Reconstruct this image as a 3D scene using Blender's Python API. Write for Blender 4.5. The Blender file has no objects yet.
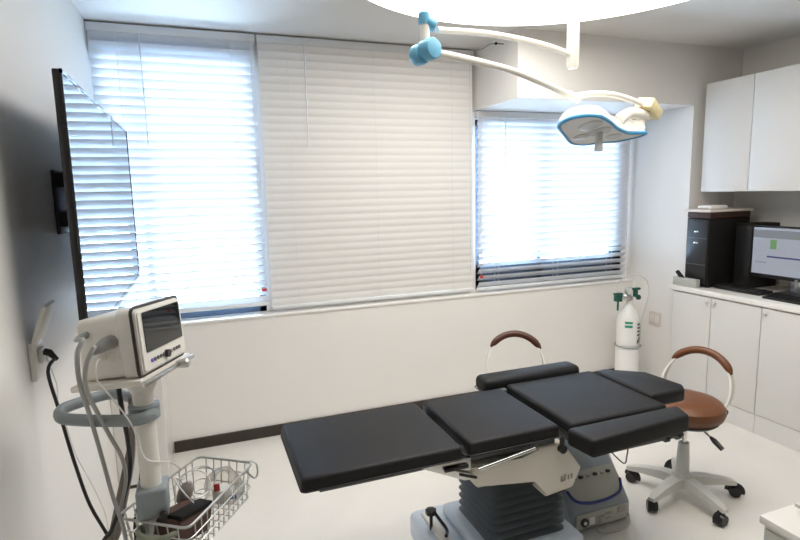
import bpy, bmesh, math, random
from mathutils import Vector, Matrix
random.seed(7)
S = bpy.context.scene
COL = S.collection
PI = math.pi
V = Vector
R = math.radians

# ------------------------------------------------------------ camera
FPX, H = 541.5, 1.7
yaw, pitch, roll = R(20.36), R(8.21), R(-1.328)
fwd = V((math.sin(yaw)*math.cos(pitch), math.cos(yaw)*math.cos(pitch), -math.sin(pitch)))
r0 = V((math.cos(yaw), -math.sin(yaw), 0)); u0 = r0.cross(fwd)
rt = r0*math.cos(roll) + u0*math.sin(roll); up = -r0*math.sin(roll) + u0*math.cos(roll)
cd = bpy.data.cameras.new('camera'); cam = bpy.data.objects.new('camera', cd); COL.objects.link(cam)
m = Matrix((rt, up, -fwd)).transposed().to_4x4(); m.translation = (0, 0, H)
cam.matrix_world = m
cd.sensor_width = 36; cd.lens = FPX/800*36; cd.clip_start = .02
S.camera = cam

def at(px, py, Y):                       # point at depth Y seen at a photograph pixel (used to read off positions)
    d = rt*((px-400)/FPX) - up*((py-270)/FPX) + fwd
    return V((0, 0, H)) + d*(Y/d.y)

# ------------------------------------------------------------ materials
MATS = {}
def mat(name, col, rough=.5, metal=0, noise=.03, scale=8, spec=.5, coat=0, bump=0, bscale=60):
    if name in MATS: return MATS[name]
    M = bpy.data.materials.new(name); M.use_nodes = True
    nt = M.node_tree; b = nt.nodes['Principled BSDF']
    b.inputs['Roughness'].default_value = rough; b.inputs['Metallic'].default_value = metal
    b.inputs['Specular IOR Level'].default_value = spec; b.inputs['Coat Weight'].default_value = coat
    tc = nt.nodes.new('ShaderNodeTexCoord')
    nz = nt.nodes.new('ShaderNodeTexNoise'); nz.inputs['Scale'].default_value = scale; nz.inputs['Detail'].default_value = 4
    nt.links.new(tc.outputs['Object'], nz.inputs['Vector'])
    rp = nt.nodes.new('ShaderNodeMix'); rp.data_type = 'RGBA'
    rp.inputs[6].default_value = (*[max(0, c*(1-noise)) for c in col], 1)
    rp.inputs[7].default_value = (*[min(1, c*(1+noise)) for c in col], 1)
    nt.links.new(nz.outputs['Fac'], rp.inputs[0]); nt.links.new(rp.outputs[2], b.inputs['Base Color'])
    if bump:
        n2 = nt.nodes.new('ShaderNodeTexNoise'); n2.inputs['Scale'].default_value = bscale; n2.inputs['Detail'].default_value = 3
        nt.links.new(tc.outputs['Object'], n2.inputs['Vector'])
        bp = nt.nodes.new('ShaderNodeBump'); bp.inputs['Strength'].default_value = bump; bp.inputs['Distance'].default_value = .01
        nt.links.new(n2.outputs['Fac'], bp.inputs['Height']); nt.links.new(bp.outputs['Normal'], b.inputs['Normal'])
    MATS[name] = M
    return M
def emit(name, col, s):
    M = bpy.data.materials.new(name); M.use_nodes = True
    nt = M.node_tree; nt.nodes.clear()
    o = nt.nodes.new('ShaderNodeOutputMaterial'); e = nt.nodes.new('ShaderNodeEmission')
    e.inputs[0].default_value = (*col, 1); e.inputs[1].default_value = s
    nt.links.new(e.outputs[0], o.inputs[0]); MATS[name] = M
    return M
def slatmat(name, col, trans):
    M = bpy.data.materials.new(name); M.use_nodes = True
    nt = M.node_tree; b = nt.nodes['Principled BSDF']; o = nt.nodes['Material Output']
    b.inputs['Base Color'].default_value = (*col, 1); b.inputs['Roughness'].default_value = .35
    t = nt.nodes.new('ShaderNodeBsdfTranslucent'); t.inputs[0].default_value = (*col, 1)
    mx = nt.nodes.new('ShaderNodeMixShader'); mx.inputs[0].default_value = trans
    nt.links.new(b.outputs[0], mx.inputs[1]); nt.links.new(t.outputs[0], mx.inputs[2]); nt.links.new(mx.outputs[0], o.inputs[0])
    return M
def glassmat(name, col, rough=.02, fac=1.0):
    M = bpy.data.materials.new(name); M.use_nodes = True
    nt = M.node_tree; nt.nodes.clear()
    o = nt.nodes.new('ShaderNodeOutputMaterial'); t = nt.nodes.new('ShaderNodeBsdfTransparent'); t.inputs[0].default_value = (*col, 1)
    g = nt.nodes.new('ShaderNodeBsdfGlossy'); g.inputs['Roughness'].default_value = rough
    fr = nt.nodes.new('ShaderNodeFresnel'); fr.inputs[0].default_value = 1.45
    mx = nt.nodes.new('ShaderNodeMixShader'); ml = nt.nodes.new('ShaderNodeMath'); ml.operation = 'MULTIPLY'; ml.inputs[1].default_value = fac; nt.links.new(fr.outputs[0], ml.inputs[0]); nt.links.new(ml.outputs[0], mx.inputs[0])
    nt.links.new(t.outputs[0], mx.inputs[1]); nt.links.new(g.outputs[0], mx.inputs[2]); nt.links.new(mx.outputs[0], o.inputs[0])
    return M
WALL = mat('wall_paint', (.80, .785, .76), .55, noise=.015, scale=3)
WALLB = mat('wall_panel', (.86, .84, .81), .4, noise=.015, scale=3)
CEIL = mat('ceiling_paint', (.74, .73, .71), .8, noise=.01)
FLOOR = mat('floor_vinyl', (.80, .775, .735), .16, noise=.05, scale=5)
BASE = mat('baseboard_dark', (.035, .027, .02), .4)
WHITE = mat('white_laminate', (.70, .69, .67), .3, noise=.01)
CTOP = mat('counter_stone', (.85, .83, .80), .2, noise=.05, scale=90)
FRAME = mat('window_frame', (.07, .10, .15), .4)
SLAT = slatmat('slat_white', (.76, .79, .84), .06)
SLATM = slatmat('slat_cream', (.93, .92, .905), .12)
RAIL = mat('blind_rail', (.78, .80, .82), .4)
GLASS = glassmat('window_glass', (.93, .97, 1))
BLACKV = mat('black_vinyl', (.011, .011, .012), .55, noise=.15, scale=14, bump=.05, bscale=140, spec=.3)
PIPING = mat('vinyl_piping', (.012, .012, .012), .5)
CREAM = mat('cream_plastic', (.74, .70, .62), .35)
IVORY = mat('ivory_plastic', (.78, .76, .71), .35)
BLUEGREY = mat('pale_blue_paint', (.62, .70, .79), .35)
BELLOW = mat('bellows_rubber', (.13, .15, .17), .4, noise=.1)
STEEL = mat('brushed_steel', (.62, .62, .60), .28, 1)
CHROME = mat('chrome', (.8, .8, .8), .1, 1)
WIRE = mat('wire_steel', (.50, .51, .50), .3, .7)
BLACKP = mat('black_plastic', (.012, .012, .013), .35)
BLACKG = mat('black_gloss', (.006, .007, .008), .04, spec=.55)
TVSCR = mat('tv_screen', (.004, .005, .006), .03, spec=.6, noise=0)
GREYP = mat('grey_plastic', (.25, .285, .30), .45)
GREYM = mat('mid_grey', (.36, .37, .37), .5)
GREYD = mat('dark_grey', (.10, .11, .115), .5)
CHAIRP = mat('chair_grey', (.62, .62, .58), .4)
CHAIRW = mat('chair_white', (.80, .79, .75), .35)
BROWN = mat('brown_leather', (.15, .052, .017), .45, noise=.12, scale=20, bump=.05)
BROWN_SHADE = mat('brown_leather_shaded', (.085, .03, .018), .45, noise=.12, scale=20)  # same brown leather for the less lit stool, shade put into the colour
LAMPW = mat('lamp_white', (.85, .82, .75), .3)
LAMPBLUE = mat('lamp_blue', (.07, .33, .60), .35)
LAMPBLUE2 = mat('lamp_blue_cap', (.16, .45, .66), .35)
LAMPY = mat('lamp_end_yellow', (.80, .70, .42), .45, noise=.15, scale=60)
LAMPIN = mat('lamp_underside', (.72, .73, .73), .25)
CONS = mat('console_shell', (.29, .33, .37), .4, noise=.03)
CONSL = mat('console_front', (.45, .46, .41), .4)
NAVY = mat('navy_stripe', (.02, .035, .20), .35)
GREEN = mat('label_green', (.02, .33, .22), .5)
DGREEN = mat('regulator_green', (.012, .09, .07), .4)
PAPER = mat('label_paper', (.80, .80, .77), .6)
INK = mat('label_ink', (.05, .06, .06), .6)
GREYI = mat('grey_ink', (.35, .33, .30), .6)
RED = mat('tag_red', (.60, .06, .05), .5)
WINE = mat('pouch_brown', (.085, .045, .035), .75, noise=.2, scale=30, bump=.2)
OLIVE = mat('hose_olive', (.23, .25, .19), .5)
BAG = glassmat('clear_bag', (.90, .90, .89), .35, .45)
BLUE = mat('small_blue', (.04, .16, .45), .4)
PORT = mat('purple_led', (.15, .10, .65), .4)
PCD = mat('computer_black', (.008, .007, .007), .6, spec=.25)
PCB = mat('computer_brown', (.045, .016, .010), .5)
PINKW = mat('shelf_board', (.74, .66, .62), .4)
KHAKI = mat('card_grey', (.45, .46, .43), .6)
PINKG = mat('outlet_pink', (.66, .60, .57), .5)
CABLEG = mat('cable_grey', (.36, .36, .35), .5)
CABLEW = mat('cable_white', (.72, .72, .70), .5)
SILL = mat('sill_white', (.86, .85, .83), .3)
TROLLEY = mat('trolley_white', (.76, .745, .71), .35)
TROLLEY_SHADE = mat('trolley_white_shaded', (.48, .49, .46), .45)  # left face of the white trolley, its shade painted as grey
DISC = emit('disc_light', (1.0, .955, .885), 4.6)
SCRN = None

# ------------------------------------------------------------ mesh helpers
def B(): return bmesh.new()
def box(bm, lo, hi, bev=0, seg=2, M=None):
    g = bmesh.ops.create_cube(bm, size=1)
    vs = g['verts']
    for v in vs:
        v.co = V([(lo[i]+hi[i])/2 + v.co[i]*(hi[i]-lo[i]) for i in range(3)])
    if bev:
        es = list({e for v in vs for e in v.link_edges})
        r = bmesh.ops.bevel(bm, geom=es, offset=bev, segments=seg, affect='EDGES', profile=.5)
        vs = list({v for f in r['faces'] for v in f.verts})
        seen = set(vs); st = list(vs)
        while st:
            a = st.pop()
            for e in a.link_edges:
                b = e.other_vert(a)
                if b not in seen: seen.add(b); st.append(b)
        vs = list(seen)
    if M is not None:
        for v in vs: v.co = M @ v.co
    return vs
def frames(pts, closed=False):
    n = len(pts); out = []
    nrm = None
    for i in range(n):
        if closed: t = (pts[(i+1) % n]-pts[i-1])
        else: t = pts[min(i+1, n-1)]-pts[max(i-1, 0)]
        t = t.normalized()
        if nrm is None:
            a = V((0, 0, 1)) if abs(t.z) < .9 else V((1, 0, 0))
            nrm = (a - t*a.dot(t)).normalized()
        else:
            nrm = (nrm - t*nrm.dot(t)).normalized()
        out.append((nrm, t.cross(nrm)))
    return out
def tube(bm, pts, r, seg=8, closed=False, flat=None):
    pts = [V(p) for p in pts]; fr = frames(pts, closed); rings = []
    for i, (p, (a, b)) in enumerate(zip(pts, fr)):
        rr = r[i] if isinstance(r, (list, tuple)) else r
        ra, rb = (rr, rr) if flat is None else (rr*flat[0], rr*flat[1])
        rings.append([bm.verts.new(p + a*ra*math.cos(2*PI*k/seg) + b*rb*math.sin(2*PI*k/seg)) for k in range(seg)])
    n = len(rings)
    for i in range(n if closed else n-1):
        A, C = rings[i], rings[(i+1) % n]
        for k in range(seg):
            bm.faces.new((A[k], A[(k+1) % seg], C[(k+1) % seg], C[k]))
    if not closed:
        bm.faces.new(rings[0][::-1]); bm.faces.new(rings[-1])
def smooth(pts, n=6, closed=False):
    pts = [V(p) for p in pts]; out = []; N = len(pts)
    for i in range(N if closed else N-1):
        if closed: p = [pts[(i+k-1) % N] for k in range(4)]
        else: p = [pts[max(i-1, 0)], pts[i], pts[i+1], pts[min(i+2, N-1)]]
        for k in range(n):
            t = k/n
            out.append(.5*((2*p[1]) + (p[2]-p[0])*t + (2*p[0]-5*p[1]+4*p[2]-p[3])*t*t + (3*p[1]-p[0]-3*p[2]+p[3])*t**3))
    if not closed: out.append(pts[-1])
    return out
def cyl(bm, a, b, r, r2=None, seg=20):
    tube(bm, [a, b], [r, r if r2 is None else r2], seg)
def lathe(bm, prof, c=(0, 0, 0), seg=28, M=None):
    rings = []
    for (r, z) in prof:
        ring = []
        for k in range(seg):
            p = V((r*math.cos(2*PI*k/seg), r*math.sin(2*PI*k/seg), z))
            if M is not None: p = M @ p
            ring.append(bm.verts.new(p+V(c)))
        rings.append(ring)
    for A, C in zip(rings, rings[1:]):
        for k in range(seg): bm.faces.new((A[k], A[(k+1) % seg], C[(k+1) % seg], C[k]))
    bm.faces.new(rings[0][::-1]); bm.faces.new(rings[-1])
def prism(bm, poly, d, bev=0, seg=2):      # poly: 3D loop, extruded by vector d
    d = V(d); a = [bm.verts.new(V(p)) for p in poly]; b = [bm.verts.new(V(p)+d) for p in poly]
    n = len(a)
    fs = [bm.faces.new(a[::-1]), bm.faces.new(b)]
    for i in range(n): fs.append(bm.faces.new((a[i], a[(i+1) % n], b[(i+1) % n], b[i])))
    if bev:
        es = list({e for f in fs for e in f.edges})
        bmesh.ops.bevel(bm, geom=es, offset=bev, segments=seg, affect='EDGES', profile=.5)
def loft(bm, loops, cap=True):
    rings = [[bm.verts.new(V(p)) for p in L] for L in loops]
    n = len(rings[0])
    for A, C in zip(rings, rings[1:]):
        for k in range(n): bm.faces.new((A[k], A[(k+1) % n], C[(k+1) % n], C[k]))
    if cap: bm.faces.new(rings[0][::-1]); bm.faces.new(rings[-1])
def rrect(w, h, r, n=4, cx=0, cz=0):
    out = []
    for (sx, sz, a0) in ((1, 1, 0), (-1, 1, 90), (-1, -1, 180), (1, -1, 270)):
        for k in range(n+1):
            a = R(a0+90*k/n)
            out.append((cx+sx*(w/2-r)+r*math.cos(a), cz+sz*(h/2-r)+r*math.sin(a)))
    return out
def obj(name, bm, mt, parent=None, sm=True):
    me = bpy.data.meshes.new(name)
    bmesh.ops.recalc_face_normals(bm, faces=bm.faces[:])
    if parent is not None and parent.get('_o') is not None:
        bmesh.ops.translate(bm, verts=bm.verts[:], vec=-V(parent['_o']))
    bm.to_mesh(me); bm.free()
    me.materials.append(mt)
    if sm:
        me.polygons.foreach_set('use_smooth', [True]*len(me.polygons))
        try: me.set_sharp_from_angle(angle=R(38))
        except Exception: pass
    o = bpy.data.objects.new(name, me); COL.objects.link(o)
    if parent is not None:
        o.parent = parent
        if parent.get('_o') is not None: o['_o'] = list(parent['_o'])
    return o
def thing(name, label, cat, loc=(0, 0, 0), group=None):
    o = bpy.data.objects.new(name, None); COL.objects.link(o); o.empty_display_size = .1
    o.location = loc; o['_o'] = list(loc); o['label'] = label; o['category'] = cat
    if group: o['group'] = group
    return o
def tag(o, label, cat, group=None):
    o['label'] = label; o['category'] = cat
    if group: o['group'] = group
    return o
def struct(name, bm, mt, sm=False, parent=None):
    o = obj(name, bm, mt, parent, sm)
    if parent is None: o['kind'] = 'structure'
    return o
def dup(o, parent=None):
    c = o.copy(); COL.objects.link(c)
    if parent is not None: c.parent = parent
    for ch in list(o.children): dup(ch, c)
    return c
def boxobj(name, lo, hi, mt, parent=None, bev=0, seg=2):
    b = B(); box(b, lo, hi, bev, seg); return obj(name, b, mt, parent)

# ------------------------------------------------------------ setting
XL, XR, YB, YN, ZC = -.54, 4.12, 3.86, -1.3, 2.745
YS = 3.76            # face of the low wall under the windows
PX, PY, ZB = 3.63, 3.22, 2.305     # pier corner, beam underside
def sbox(name, lo, hi, mt, bev=0):
    b = B(); box(b, lo, hi, bev); return struct(name, b, mt)
sbox('floor', (XL-.1, YN-.1, -.1), (XR+.1, 4.05, 0), FLOOR)
sbox('ceiling', (XL-.1, YN-.1, ZC), (XR+.1, 4.05, ZC+.1), CEIL)
sbox('wall_left', (XL-.1, YN, 0), (XL, 4.05, ZC), WALL)
sbox('wall_right', (XR, YN, 0), (XR+.1, 4.05, ZC), WALL)
sbox('wall_near', (XL-.1, YN-.1, 0), (XR+.1, YN, ZC), mat('near_wall', (.12, .115, .11), .6))  # unseen wall, coloured dark to hold back bounced light
W1 = (-.525, .42, .885, 2.60); W2 = (2.085, 3.57, .90, 2.245)
b = B()
box(b, (XL, YS, 0), (PX, 4.0, .865))                       # low wall
for x0, x1, z0, z1 in ((XL, W1[0], .865, ZC), (W1[1], W2[0], .865, ZC), (W2[1], PX, .865, ZC), (W1[0], W1[1], W1[3], ZC),
                       (W1[0], W1[1], .865, W1[2]), (W2[0], W2[1], W2[3], ZC), (W2[0], W2[1], .865, W2[2])):
    box(b, (x0, YB, z0), (x1, 4.0, z1))
struct('wall_back', b, WALLB)
sbox('trim_1', (2.06, PY, ZB), (PX, YB, ZC), WALL)          # dropped beam over the right window
sbox('wall_pier', (PX, PY, 0), (XR, 4.0, ZC), WALL)
sbox('trim_2', (XL, YS-.012, .865), (PX, YB, .882), SILL, .004)    # window ledge
sbox('baseboard_back', (-.25, YS-.015, 0), (PX-.02, YS, .075), BASE)
b = B(); box(b, (XL, 3.36, .02), (-.262, YS, .80), .006); struct('trim_3', b, WHITE)     # boxed pipe chase in the corner
sbox('baseboard_left', (XL, 3.365, 0), (-.272, YS, .02), BASE)
def window(n, w, mul, sill, jamb):
    x0, x1, z0, z1 = w; t = .045
    b = B(); y0, y1 = YB+.012, YB+.07
    for lo, hi in (((x0, z0), (x1, z0+sill)), ((x0, z1-t), (x1, z1)), ((x0, z0), (x0+t, z1)), ((x1-jamb, z0), (x1, z1)),
                   ((mul-.02, z0), (mul+.02, z1))):
        box(b, (lo[0], y0, lo[1]), (hi[0], y1, hi[1]))
    f = struct('window_%d' % n, b, FRAME)
    b = B(); box(b, (x0+.02, YB+.035, z0+.02), (x1-.02, YB+.041, z1-.02)); obj('window_pane', b, GLASS, f, False)
window(1, W1, -.30, .05, .045); window(2, W2, 2.70, .185, .135)

# ------------------------------------------------------------ venetian blinds
def blind(label, x0, x1, ztop, zbot, mt, flat_top, flat_bot, tagx, wandx, pitch=.0525, yc=3.805, tilt=58):
    t = thing('venetian_blind', label, 'window blind', ((x0+x1)/2, yc, zbot), 'venetian blinds on the window wall')
    b = B(); box(b, (x0, yc-.025, ztop-.05), (x1, yc+.025, ztop), .004); obj('headrail', b, RAIL, t)
    b = B(); box(b, (x0+.004, yc-.022, zbot), (x1-.004, yc+.022, zbot+.022), .006); obj('bottom_rail', b, RAIL, t)
    b = B(); z = ztop-.075; i = 0; n = int((z-zbot-.02)/pitch)
    pitch = (z-zbot-.045)/n; w = .031
    for i in range(n+1):
        zz = z-i*pitch
        a = R(tilt)
        if i < flat_top: a = R(48)
        if i > n-flat_bot: a = R(44)
        a += random.uniform(-.03, .03)
        rows = []
        for k in range(5):
            s = (k/4-.5)*2*w; bow = .0035*(1-(k/2-1)**2)
            y = s*math.cos(a)*1 + bow*math.sin(a); h = s*math.sin(a) + bow*math.cos(a)*-1
            rows.append([bm_v for bm_v in (b.verts.new((x0+.006, yc-y, zz+h)), b.verts.new((x1-.006, yc-y, zz+h)))])
        for A, C in zip(rows, rows[1:]): b.faces.new((A[0], A[1], C[1], C[0]))
    obj('slats', b, mt, t)
    L = x1-x0
    b = B()
    for f in ((.16, .84) if L < 1.2 else (.12, .5, .88)):
        for dy in (-.033, .03):
            box(b, (x0+L*f-.0012, yc+dy, zbot+.01), (x0+L*f+.0012, yc+dy+.0012, ztop-.03))
    obj('ladder_cord', b, RAIL, t)
    b = B(); cyl(b, (wandx, yc-.045, ztop-.05), (wandx, yc-.045, ztop-.72), .0035, seg=8); obj('tilt_wand', b, RAIL, t)
    b = B(); cyl(b, (tagx, yc-.04, ztop-.05), (tagx, yc-.04, zbot+.13), .0015, seg=6); obj('pull_cord', b, CABLEW, t)
    if mt is SLATM: return t
    b = B(); box(b, (tagx-.016, yc-.044, zbot+.105), (tagx+.016, yc-.040, zbot+.125)); o = obj('warning_tag', b, RED, t); o['label'] = 'small red tag'
    return t
blind('white venetian blind glowing over the left window beside the television', XL+.005, .432, 2.735, .94, SLAT, 3, 0, .40, -.25)
blind('cream closed venetian blind in the middle of the wall', .445, 2.035, 2.735, .905, SLATM, 0, 0, 1.99, .75, tilt=76)
blind('shorter white venetian blind under the beam over the right window', 2.07, 3.56, ZB-.005, .90, SLAT, 0, 5, 2.088, 2.3, tilt=68)

# ------------------------------------------------------------ ceiling disc light
b = B(); lathe(b, [(1.075, 2.745), (1.085, 2.735), (1.085, 2.705), (1.065, 2.700)], (1.58, 2.03, 0), 96)
t = thing('ceiling_light', 'large round bright white ceiling light above the surgical lamp', 'ceiling light', (1.58, 2.03, 2.745))
obj('light_ring', b, WHITE, t)
b = B(); lathe(b, [(1.063, 2.701), (1.063, 2.696), (1.02, 2.694)], (1.58, 2.03, 0), 96); obj('diffuser', b, DISC, t)

# ------------------------------------------------------------ surgical lamp
t = thing('surgical_lamp', 'white surgical lamp with blue joints hanging on jointed arms from the ceiling', 'surgical lamp', (1.512, 1.95, 2.70))
RX, RY = 1.512, 1.95
b = B(); cyl(b, (RX, RY, 2.695), (RX, RY, 2.21), .021); lathe(b, [(.018, 2.192), (.025, 2.205), (.025, 2.38), (.021, 2.385)], (RX, RY, 0)); lathe(b, [(.10, 2.695), (.10, 2.65), (.05, 2.63)], (RX, RY, 0)); obj('ceiling_tube', b, LAMPW, t)
E1 = at(437, 30, 1.82); J = at(426, 51, 1.815)
b = B(); tube(b, smooth([(RX, RY, 2.245), at(540, 44, 1.93), at(490, 34, 1.88), E1], 6), .0115, 12); obj('upper_arm', b, LAMPW, t)
b = B(); c = at(425, 34, 1.815); cyl(b, (c.x, c.y, c.z-.075), (c.x, c.y, c.z+.045), .017); obj('joint_tube', b, LAMPW, t)
b = B(); c2 = at(424, 18, 1.815); lathe(b, [(.018, -.022), (.020, -.016), (.020, .014), (.013, .022)], c2); k = at(434, 24, 1.81); cyl(b, (c2.x+.01, c2.y, c2.z-.01), k+V((.004, 0, -.008)), .021); obj('joint_cap', b, LAMPBLUE2, t)
b = B()
MX = Matrix.Rotation(R(90), 3, 'X') 
lathe(b, [(.014, -.032), (.032, -.029), (.037, -.021), (.037, .021), (.032, .029), (.014, .032)], J+V((.008, -.01, .003)), M=Matrix.Rotation(R(18), 3, 'Z') @ MX.to_3x3())
lathe(b, [(.014, -.021), (.032, -.02), (.036, -.014), (.036, .014), (.031, .021)], J+V((-.016, .021, -.009)), M=Matrix.Rotation(R(18), 3, 'Z') @ MX.to_3x3())
obj('spring_joint', b, LAMPBLUE2, t)
K = at(573, 97, 1.93)
b = B(); tube(b, smooth([J+V((.05, 0, -.005)), at(470, 60, 1.84), at(510, 70, 1.87), at(545, 84, 1.90), K], 6), [.0135]*9+[.0125]*16, 12)
cyl(b, K+V((-.02, 0, .012)), K+V((.03, .005, -.012)), .015); obj('spring_arm', b, LAMPW, t)
b = B(); tube(b, smooth([K, at(590, 94, 1.95), at(612, 94.5, 1.98), at(634, 101, 2.0), at(648, 108, 2.02)], 5), .0125, 12); obj('head_arm', b, LAMPW, t)
blk = at(649, 109, 2.02)
b = B(); Mb = Matrix.Translation(blk) @ Matrix.Rotation(R(28), 4, 'Y') @ Matrix.Rotation(R(20), 4, 'Z')
box(b, (-.058, -.04, -.022), (.06, .04, .026), .006, M=Mb); obj('end_block', b, LAMPY, t)
# head: leaf shaped, underside tilted towards the room
HC = V((1.72, 2.0, 1.935))
rim = [(-.286, -.071, .02), (-.294, -.105, .03), (-.285, -.139, .04), (-.259, -.16, .046), (-.226, -.172, .049), (-.182, -.171, .049), (-.149, -.163, .047), (-.063, -.117, .034), (.028, -.058, .017), (.127, -.015, .004), (.179, -.013, .004), (.229, -.019, .005), (.234, .001, 0), (.223, .022, -.006), (.19, .052, -.015), (.151, .076, -.022), (.09, .098, -.026), (.04, .112, -.031), (-.003, .128, -.036), (-.086, .103, -.03), (-.191, .017, -.005), (-.245, -.028, .008)]
rp = smooth([HC+V(p) for p in rim], 3, True)
cen = sum(rp, V((0, 0, 0)))/len(rp)
nrm = V((0, math.sin(R(16)), math.cos(R(16))))
def ring(f, h): return [cen+(p-cen)*f+nrm*h for p in rp]
b = B(); loft(b, [ring(1, .0), ring(.97, .030), ring(.86, .055), ring(.62, .07), ring(.3, .076)]); hd = obj('lamp_head', b, LAMPW, t)
b = B(); tube(b, ring(1.0, .002), .0085, 8, True); o = obj('rim', b, LAMPBLUE, hd); o['label'] = 'blue rim'
b = B(); loft(b, [ring(.955, -.002), ring(.9, .006), ring(.3, .008)]); obj('light_panel', b, LAMPIN, hd)
b = B()
for (fx, fy, rr) in ((-.14, -.09, .05), (-.04, -.03, .05), (.08, .02, .035), (-.09, .03, .035)):
    q = HC+V((fx, fy, -fy*math.tan(R(16))-.003)); lathe(b, [(rr, .004), (rr, -.001), (rr*.7, -.004)], q, 24, Matrix.Rotation(R(-16), 3, 'X'))
obj('lens', b, mat('lens_clear', (.55, .58, .60), .12), hd)
hh = at(600, 128, 1.98)
b = B(); tube(b, [hh+V((-.002, 0, .02)), at(599, 135, 1.975), at(598.5, 151, 1.965)], [.017, .016, .018], 14); obj('handle', b, mat('handle_grey', (.72, .73, .73), .4), hd)
b = B(); q1 = at(623, 117, 2.02); q2 = at(641, 125, 2.02)
tube(b, smooth([at(618, 121, 2.0), q1, at(632, 113, 2.02), blk+V((-.02, 0, -.03))], 4), .026, 12); tube(b, smooth([blk+V((-.01, 0, -.03)), at(640, 122, 2.03), at(641, 130, 2.02)], 4), .021, 12); obj('yoke', b, LAMPW, t)

# ------------------------------------------------------------ little hook on the beam
t = tag(obj('ceiling_hook', (lambda b: (lathe(b, [(.008, -.008), (.010, 0), (.008, .008)], at(496, 43.5, 3.4)), tube(b, smooth([at(496, 43.5, 3.4), at(490, 44, 3.4), at(484, 48, 3.4), at(478, 50, 3.4)], 4), .0016, 6), cyl(b, at(496, 43.5, 3.4), (2.06, 3.4, at(496, 43.5, 3.4).z), .003, seg=8), b)[-1])(B()), BLACKP), 'small dark hook with thin wire on the beam side behind the lamp arms', 'hook')

# ------------------------------------------------------------ operating table
t = thing('operating_table', 'black padded operating table with rubber bellows column and cream shroud', 'operating table', (1.2, 1.95, 0))
def pad(name, lo, hi, M=None, bev=.018):
    b = B(); box(b, lo, hi, bev, 4, M); o = obj(name, b, BLACKV, t)
    b = B(); z = hi[2]-.006
    for zz in (lo[2]+.012,):
        P = [(x, y, zz) for x, y in rrect(hi[0]-lo[0]+.002, hi[1]-lo[1]+.002, .017, 4, (lo[0]+hi[0])/2, (lo[1]+hi[1])/2)]
        P = [(M @ V(p)) if M is not None else V(p) for p in P]
        tube(b, P, .0028, 6, True)
    obj('seam', b, PIPING, o)
    return o
ZT = .75
pad('leg_cushion', (.265, 1.715, ZT-.06), (.875, 2.2, ZT))
pad('seat_cushion', (.905, 1.725, ZT-.06), (1.318, 2.195, ZT+.002))
pad('back_cushion', (1.352, 1.70, ZT-.05), (1.86, 2.205, ZT+.01))
hp = B()
prism(hp, [(1.868, 1.80, ZT-.05), (1.868, 2.17, ZT-.05), (1.93, 2.185, ZT-.05), (2.09, 2.06, ZT-.05), (2.11, 1.85, ZT-.05), (2.07, 1.80, ZT-.05)], (0, 0, .065), .016, 3)
o = obj('head_cushion', hp, BLACKV, t)
pad('armrest', (1.25, 2.22, .708), (1.82, 2.335, .785), bev=.028)
Mf = Matrix.Translation((1.6, 1.60, .735)) @ Matrix.Rotation(R(2), 4, 'Z')
b = B(); prism(b, [(1.295, 1.66, .698), (1.87, 1.665, .698), (1.83, 1.56, .698), (1.315, 1.525, .698)], (0, 0, .074), .016, 4); obj('armrest', b, BLACKV, t)
for s in (.0, .06):
    b = B(); box(b, (1.70+s, 1.56, .675), (1.73+s, 1.60, .702), .004); obj('armrest_stud', b, GREYD, t)
b = B(); box(b, (1.42, 1.56, .685), (1.80, 1.65, .70), .003); obj('armrest_bracket', b, GREYD, t)
b = B(); box(b, (1.32, 2.19, .695), (1.36, 2.30, .735), .004); obj('armrest_bracket', b, GREYD, t)
b = B(); box(b, (1.64, 2.19, .695), (1.68, 2.30, .735), .004); obj('armrest_bracket', b, GREYD, t)
# frame below the cushions
b = B()
box(b, (.33, 1.74, .675), (.86, 2.17, .697), .003); box(b, (.92, 1.75, .665), (1.31, 2.17, .697), .003); box(b, (1.36, 1.73, .67), (1.85, 2.18, .70), .003); box(b, (1.85, 1.9, .68), (2.02, 2.06, .70), .003); obj('frame', b, GREYD, t)
b = B()
prism(b, [(.70, 1.735, .69), (.915, 1.735, .69), (.915, 1.735, .60), (.89, 1.735, .60)], (0, .02, 0), .002); obj('hinge_plate', b, STEEL, t)
b = B(); prism(b, [(.70, 2.16, .69), (.915, 2.16, .69), (.915, 2.16, .60), (.89, 2.16, .60)], (0, .02, 0), .002); obj('hinge_plate', b, STEEL, t)
b = B(); box(b, (.80, 1.722, .655), (.90, 1.733, .672), .003); cyl(b, (.86, 1.72, .64), (.93, 1.72, .612), .006, seg=10); obj('hinge_lever', b, BLACKP, t)
ys = 1.74
b = B(); prism(b, [(.905, ys, .655), (.945, ys, .55), (1.215, ys, .535), (1.262, ys, .44), (1.40, ys, .455), (1.442, ys, .535), (1.345, ys, .668), (1.22, ys, .668), (1.15, ys, .625)], (0, .40, 0), .012, 3); sh = obj('side_shroud', b, CREAM, t); sh['label'] = 'cream shroud'
b = B(); cyl(b, (.945, ys-.008, .635), (1.20, ys-.008, .672), .008, seg=10); obj('side_rail', b, CHROME, sh)
b = B()
for i, (dx, h) in enumerate(((0, .024), (.016, .03), (.034, .022), (.05, .026))):
    box(b, (1.335+dx, ys-.003, .495+.002*i), (1.342+dx, ys-.0005, .495+h)); 
box(b, (1.335, ys-.003, .495), (1.352, ys-.0005, .50)); obj('marking', b, GREYI, sh)
b = B(); cyl(b, (1.335, 1.735, .66), (1.335, 1.735, .69), .011, seg=12); cyl(b, (1.332, 1.72, .645), (1.332, 1.75, .645), .018, seg=14); obj('clamp_knob', b, BLACKP, t)
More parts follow.
